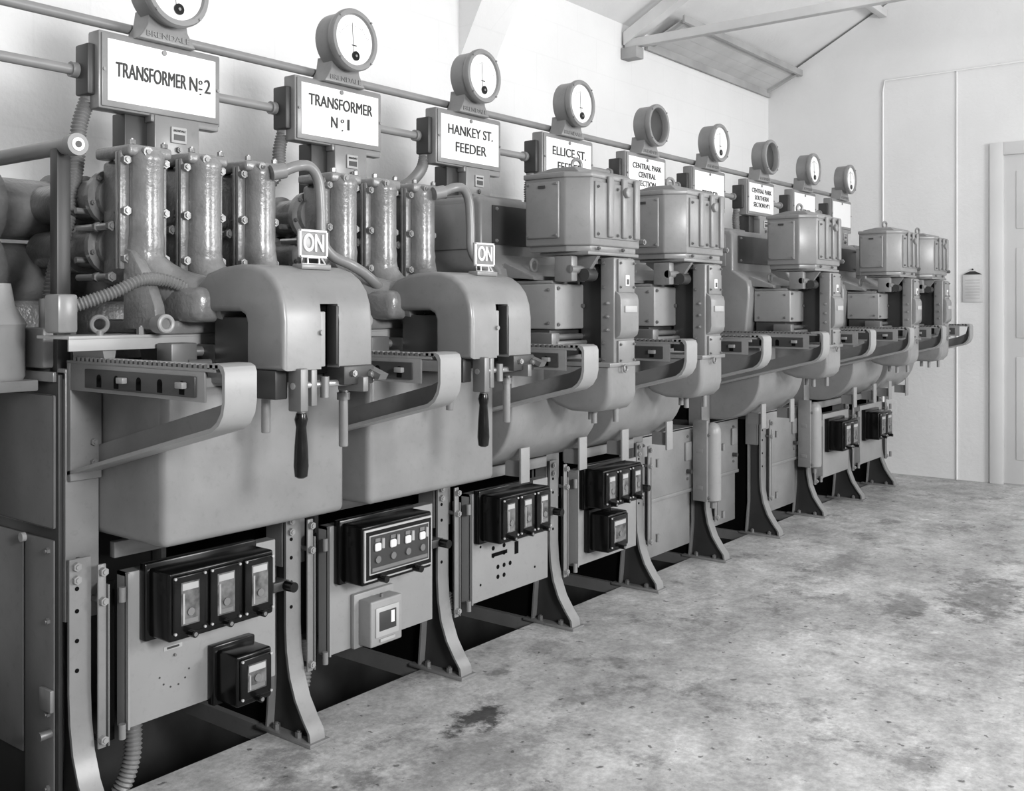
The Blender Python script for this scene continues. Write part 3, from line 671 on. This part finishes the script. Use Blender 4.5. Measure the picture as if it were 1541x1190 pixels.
def rel(b,x0,x1,z0,z1,n,y0=2.43):
    yb=2.554
    b.box(x0-.012,x1+.012,yb-.03,yb,z0-.012,z1+.014,BLACK,.005)
    b.box(x0,x1,y0,yb-.02,z0,z1,BLACK,.008,3)
    w=(x1-x0)/n
    for i in range(n):
        a=x0+i*w+.012; c=x0+(i+1)*w-.012
        b.box(a-.004,c+.004,y0-.010,y0+.002,z0+.018,z1-.010,BLACK,.005,3)
        wa=a+.018; wc=c-.018; za=z0+.042; zc=z1-.030
        b.box(wa,wc,y0-.0115,y0-.009,za,zc,GLASSY)
        b.box(wa+.004,wc-.004,y0-.0125,y0-.0112,zc-.022,zc-.004,LIGHT)
        b.box(wa+.006,wc-.006,y0-.0125,y0-.0112,za+.004,za+.016,DSTEEL)
        b.cyl(((wa+wc)/2,y0-.016,za+.035),((wa+wc)/2,y0-.010,za+.035),.011,DSTEEL,seg=14)
        b.box(wa+.004,wa+.010,y0-.014,y0-.011,za+.005,zc-.03,STEEL)
        for (sx,sz) in ((a,z0+.024),(c,z0+.024),(a,z1-.016),(c,z1-.016)):
            b.cyl((sx,y0-.014,sz),(sx,y0-.009,sz),.004,LIGHT,seg=8)
        b.cyl(((a+c)/2,y0-.035,z0+.018),((a+c)/2,y0-.008,z0+.018),.010,BAKE,seg=12); b.cyl(((a+c)/2,y0-.037,z0+.018),((a+c)/2,y0-.034,z0+.018),.006,DSTEEL,seg=8)
def relay_obj(x0,x1,z0,z1,n,k):
    b=B(); rel(b,x0+k*PITCH,x1+k*PITCH,z0,z1,n); return b.finish('protection_relay')
p=panel('dial').finish('relay_panel')
b=panel('std'); q=b.finish('relay_panel'); q.location.x+=PITCH
b=panel('holes'); q=b.finish('relay_panel'); q.location.x+=2*PITCH
b=panel('std'); q=b.finish('relay_panel'); q.location.x+=3*PITCH; dup(q,4*PITCH); dup(q,5*PITCH)
relay_obj(1.622,1.978,.482,.672,3,0); relay_obj(1.845,1.972,.235,.385,1,0)
relay_obj(1.60,1.93,.482,.665,3,2)
relay_obj(1.60,1.93,.50,.672,3,3); relay_obj(1.64,1.80,.30,.47,1,3)
relay_obj(1.64,1.92,.42,.62,2,7); relay_obj(1.64,1.92,.42,.62,2,8)
s=PITCH
b=B(); b.box(1.595+s,1.955+s,2.525,2.554,.47,.685,BLACK,.005); b.box(1.607+s,1.945+s,2.43,2.53,.478,.675,BLACK,.008,3)
x0,x1,z0,z1=1.612+s,1.94+s,.49,.662
b.box(x0,x1,2.424,2.432,z0,z1,LIGHT,.003); b.box(x0+.007,x1-.007,2.4225,2.426,z0+.007,z1-.007,BLACK)
b.box(x0+.020,x1-.020,2.421,2.424,z0+.022,z1-.020,LIGHT); b.box(x0+.024,x1-.024,2.420,2.423,z0+.026,z1-.024,DARK)
for i in range(4):
    xx=x0+.055+i*.072
    b.box(xx-.016,xx+.012,2.410,2.421,z0+.098,z0+.125,WHITE,.006,3); b.cyl((xx+.02,2.414,z0+.105),(xx+.02,2.414,z0+.138),.006,LIGHT,seg=10)
    b.box(xx-.012,xx+.012,2.417,2.421,z0+.128,z0+.140,DSTEEL); b.cyl((xx,2.414,z0+.07),(xx,2.421,z0+.07),.012,DSTEEL,seg=14)
b.box(x0+.03,x1-.03,2.418,2.421,z0+.032,z0+.044,DSTEEL)
for xx in (x0+.07,x1-.09): b.cyl((xx,2.39,z0+.005),(xx,2.424,z0+.005),.012,BAKE,seg=14)
b.finish('protection_relay')
b=B(); x0,x1=2.426,2.577
b.box(x0-.02,x1+.02,2.535,2.554,.235,.42,PANEL,.004); b.box(x0,x1,2.475,2.54,.245,.40,PANEL,.006,3)
b.box(x0+.02,x1-.02,2.470,2.477,.275,.375,LIGHT,.003); b.box(x0+.035,x1-.035,2.4685,2.472,.295,.36,DARK,.001); b.box(x0+.090,x1-.045,2.4675,2.47,.315,.355,WHITE)
b.cyl((x0+.075,2.50,.40),(x0+.075,2.50,.412),.006,DSTEEL,seg=8); b.box(x0+.04,x1-.04,2.4695,2.476,.258,.268,LIGHT)
b.finish('test_terminal_box')

def sheet(k,y,zt):
    b=B(); c=C0+k*PITCH
    b.box(c-.30,c+.27,y,y+.012,.40,zt,PAINT,.004); b.box(c-.28,c+.25,y+.01,y+.022,.10,.40,PAINT,.003); b.box(c-.30,c+.27,y-.006,y+.012,.385,.405,PAINT,.003)
    b.box(c-.30,c-.29,y,3.2,.10,zt,PAINT); b.box(c-.30,c+.27,y,3.2,zt-.01,zt,PAINT)
    b.box(c+.17,c+.24,y-.012,y,.56,.66,PAINT,.004)
    for z in (.46,zt-.05): b.bolt((c-.27,y,z),DSTEEL,.008,.008); b.bolt((c+.2,y,z),DSTEEL,.008,.008)
    b.cyl((c+.20,y-.03,.50),(c+.20,y,.50),.012,DARK)
    b.finish('plain_cubicle_cover')
sheet(4,2.64,.74); sheet(5,2.72,.72); sheet(6,2.64,.74)
def bottle(x):
    b=B()
    b.lathe([(.03,0),(.043,.01),(.045,.03),(.045,.37),(.043,.395),(.034,.415),(.018,.428),(.004,.432)],(x,2.53,.335),PANEL,seg=28)
    b.box(x-.06,x-.035,2.535,2.62,.34,.78,PAINT,.004); b.box(x-.062,x+.045,2.56,2.60,.60,.625,PAINT,.003); b.box(x-.062,x+.045,2.56,2.60,.40,.425,PAINT,.003)
    b.bolt((x-.048,2.535,.70),DSTEEL); b.bolt((x-.048,2.535,.36),DSTEEL); b.cyl((x,2.53,.30),(x,2.53,.336),.014,DSTEEL,seg=12)
    b.finish('dashpot_cylinder')
bottle(5.06); bottle(5.06+2*PITCH)

for k in range(4):
    s=k*PITCH
    b=B(); b.tube([(1.70+s,2.74,.30),(1.695+s,2.72,.16),(1.68+s,2.71,.06),(1.64+s,2.73,-.04),(1.58+s,2.82,-.16),(1.5+s,2.9,-.3)] if k==0 else [(2.0+s-PITCH+.35,2.72,.25),(1.98+s-PITCH+.35,2.71,.1),(1.94+s-PITCH+.34,2.74,-.02),(1.86+s-PITCH+.33,2.84,-.15),(1.8+s-PITCH+.32,2.95,-.3)],.024,HOSE,rib=.12,ribstep=.012,seg=12)
    b.finish('flexible_cable_conduit')

# ================================================================== CAMERA, LIGHT
cam=bpy.data.cameras.new('camera'); co=bpy.data.objects.new('camera',cam); scene.collection.objects.link(co)
co.location=(0,0,1.4); co.rotation_euler=(pi/2,0,-math.radians(52.3))
cam.sensor_width=36; cam.lens=1535/1541*36; cam.shift_y=-135/1541; cam.clip_start=.05
scene.camera=co
w=bpy.data.worlds.new('overcast_daylight'); scene.world=w; w.use_nodes=True
bg=w.node_tree.nodes['Background']; bg.inputs[0].default_value=(1,1,1,1); bg.inputs[1].default_value=.34
def area(x,y,z,sx,sz,p,tgt,name):
    l=bpy.data.lights.new(name,'AREA'); l.shape='RECTANGLE'; l.size=sx; l.size_y=sz; l.energy=p
    o=bpy.data.objects.new(name,l); scene.collection.objects.link(o); o.location=(x,y,z)
    o.rotation_euler=(Vector(tgt)-Vector((x,y,z))).to_track_quat('-Z','Y').to_euler()
area(0.8,-2.4,2.3,.8,.8,200,(2.4,2.8,1.2),'window_light')
area(5.0,-3.4,2.3,2.0,1.4,235,(4.8,2.6,1.0),'window_light')
area(7.6,-1.6,2.4,1.2,1.4,38,(5.0,2.8,1.2),'window_light')
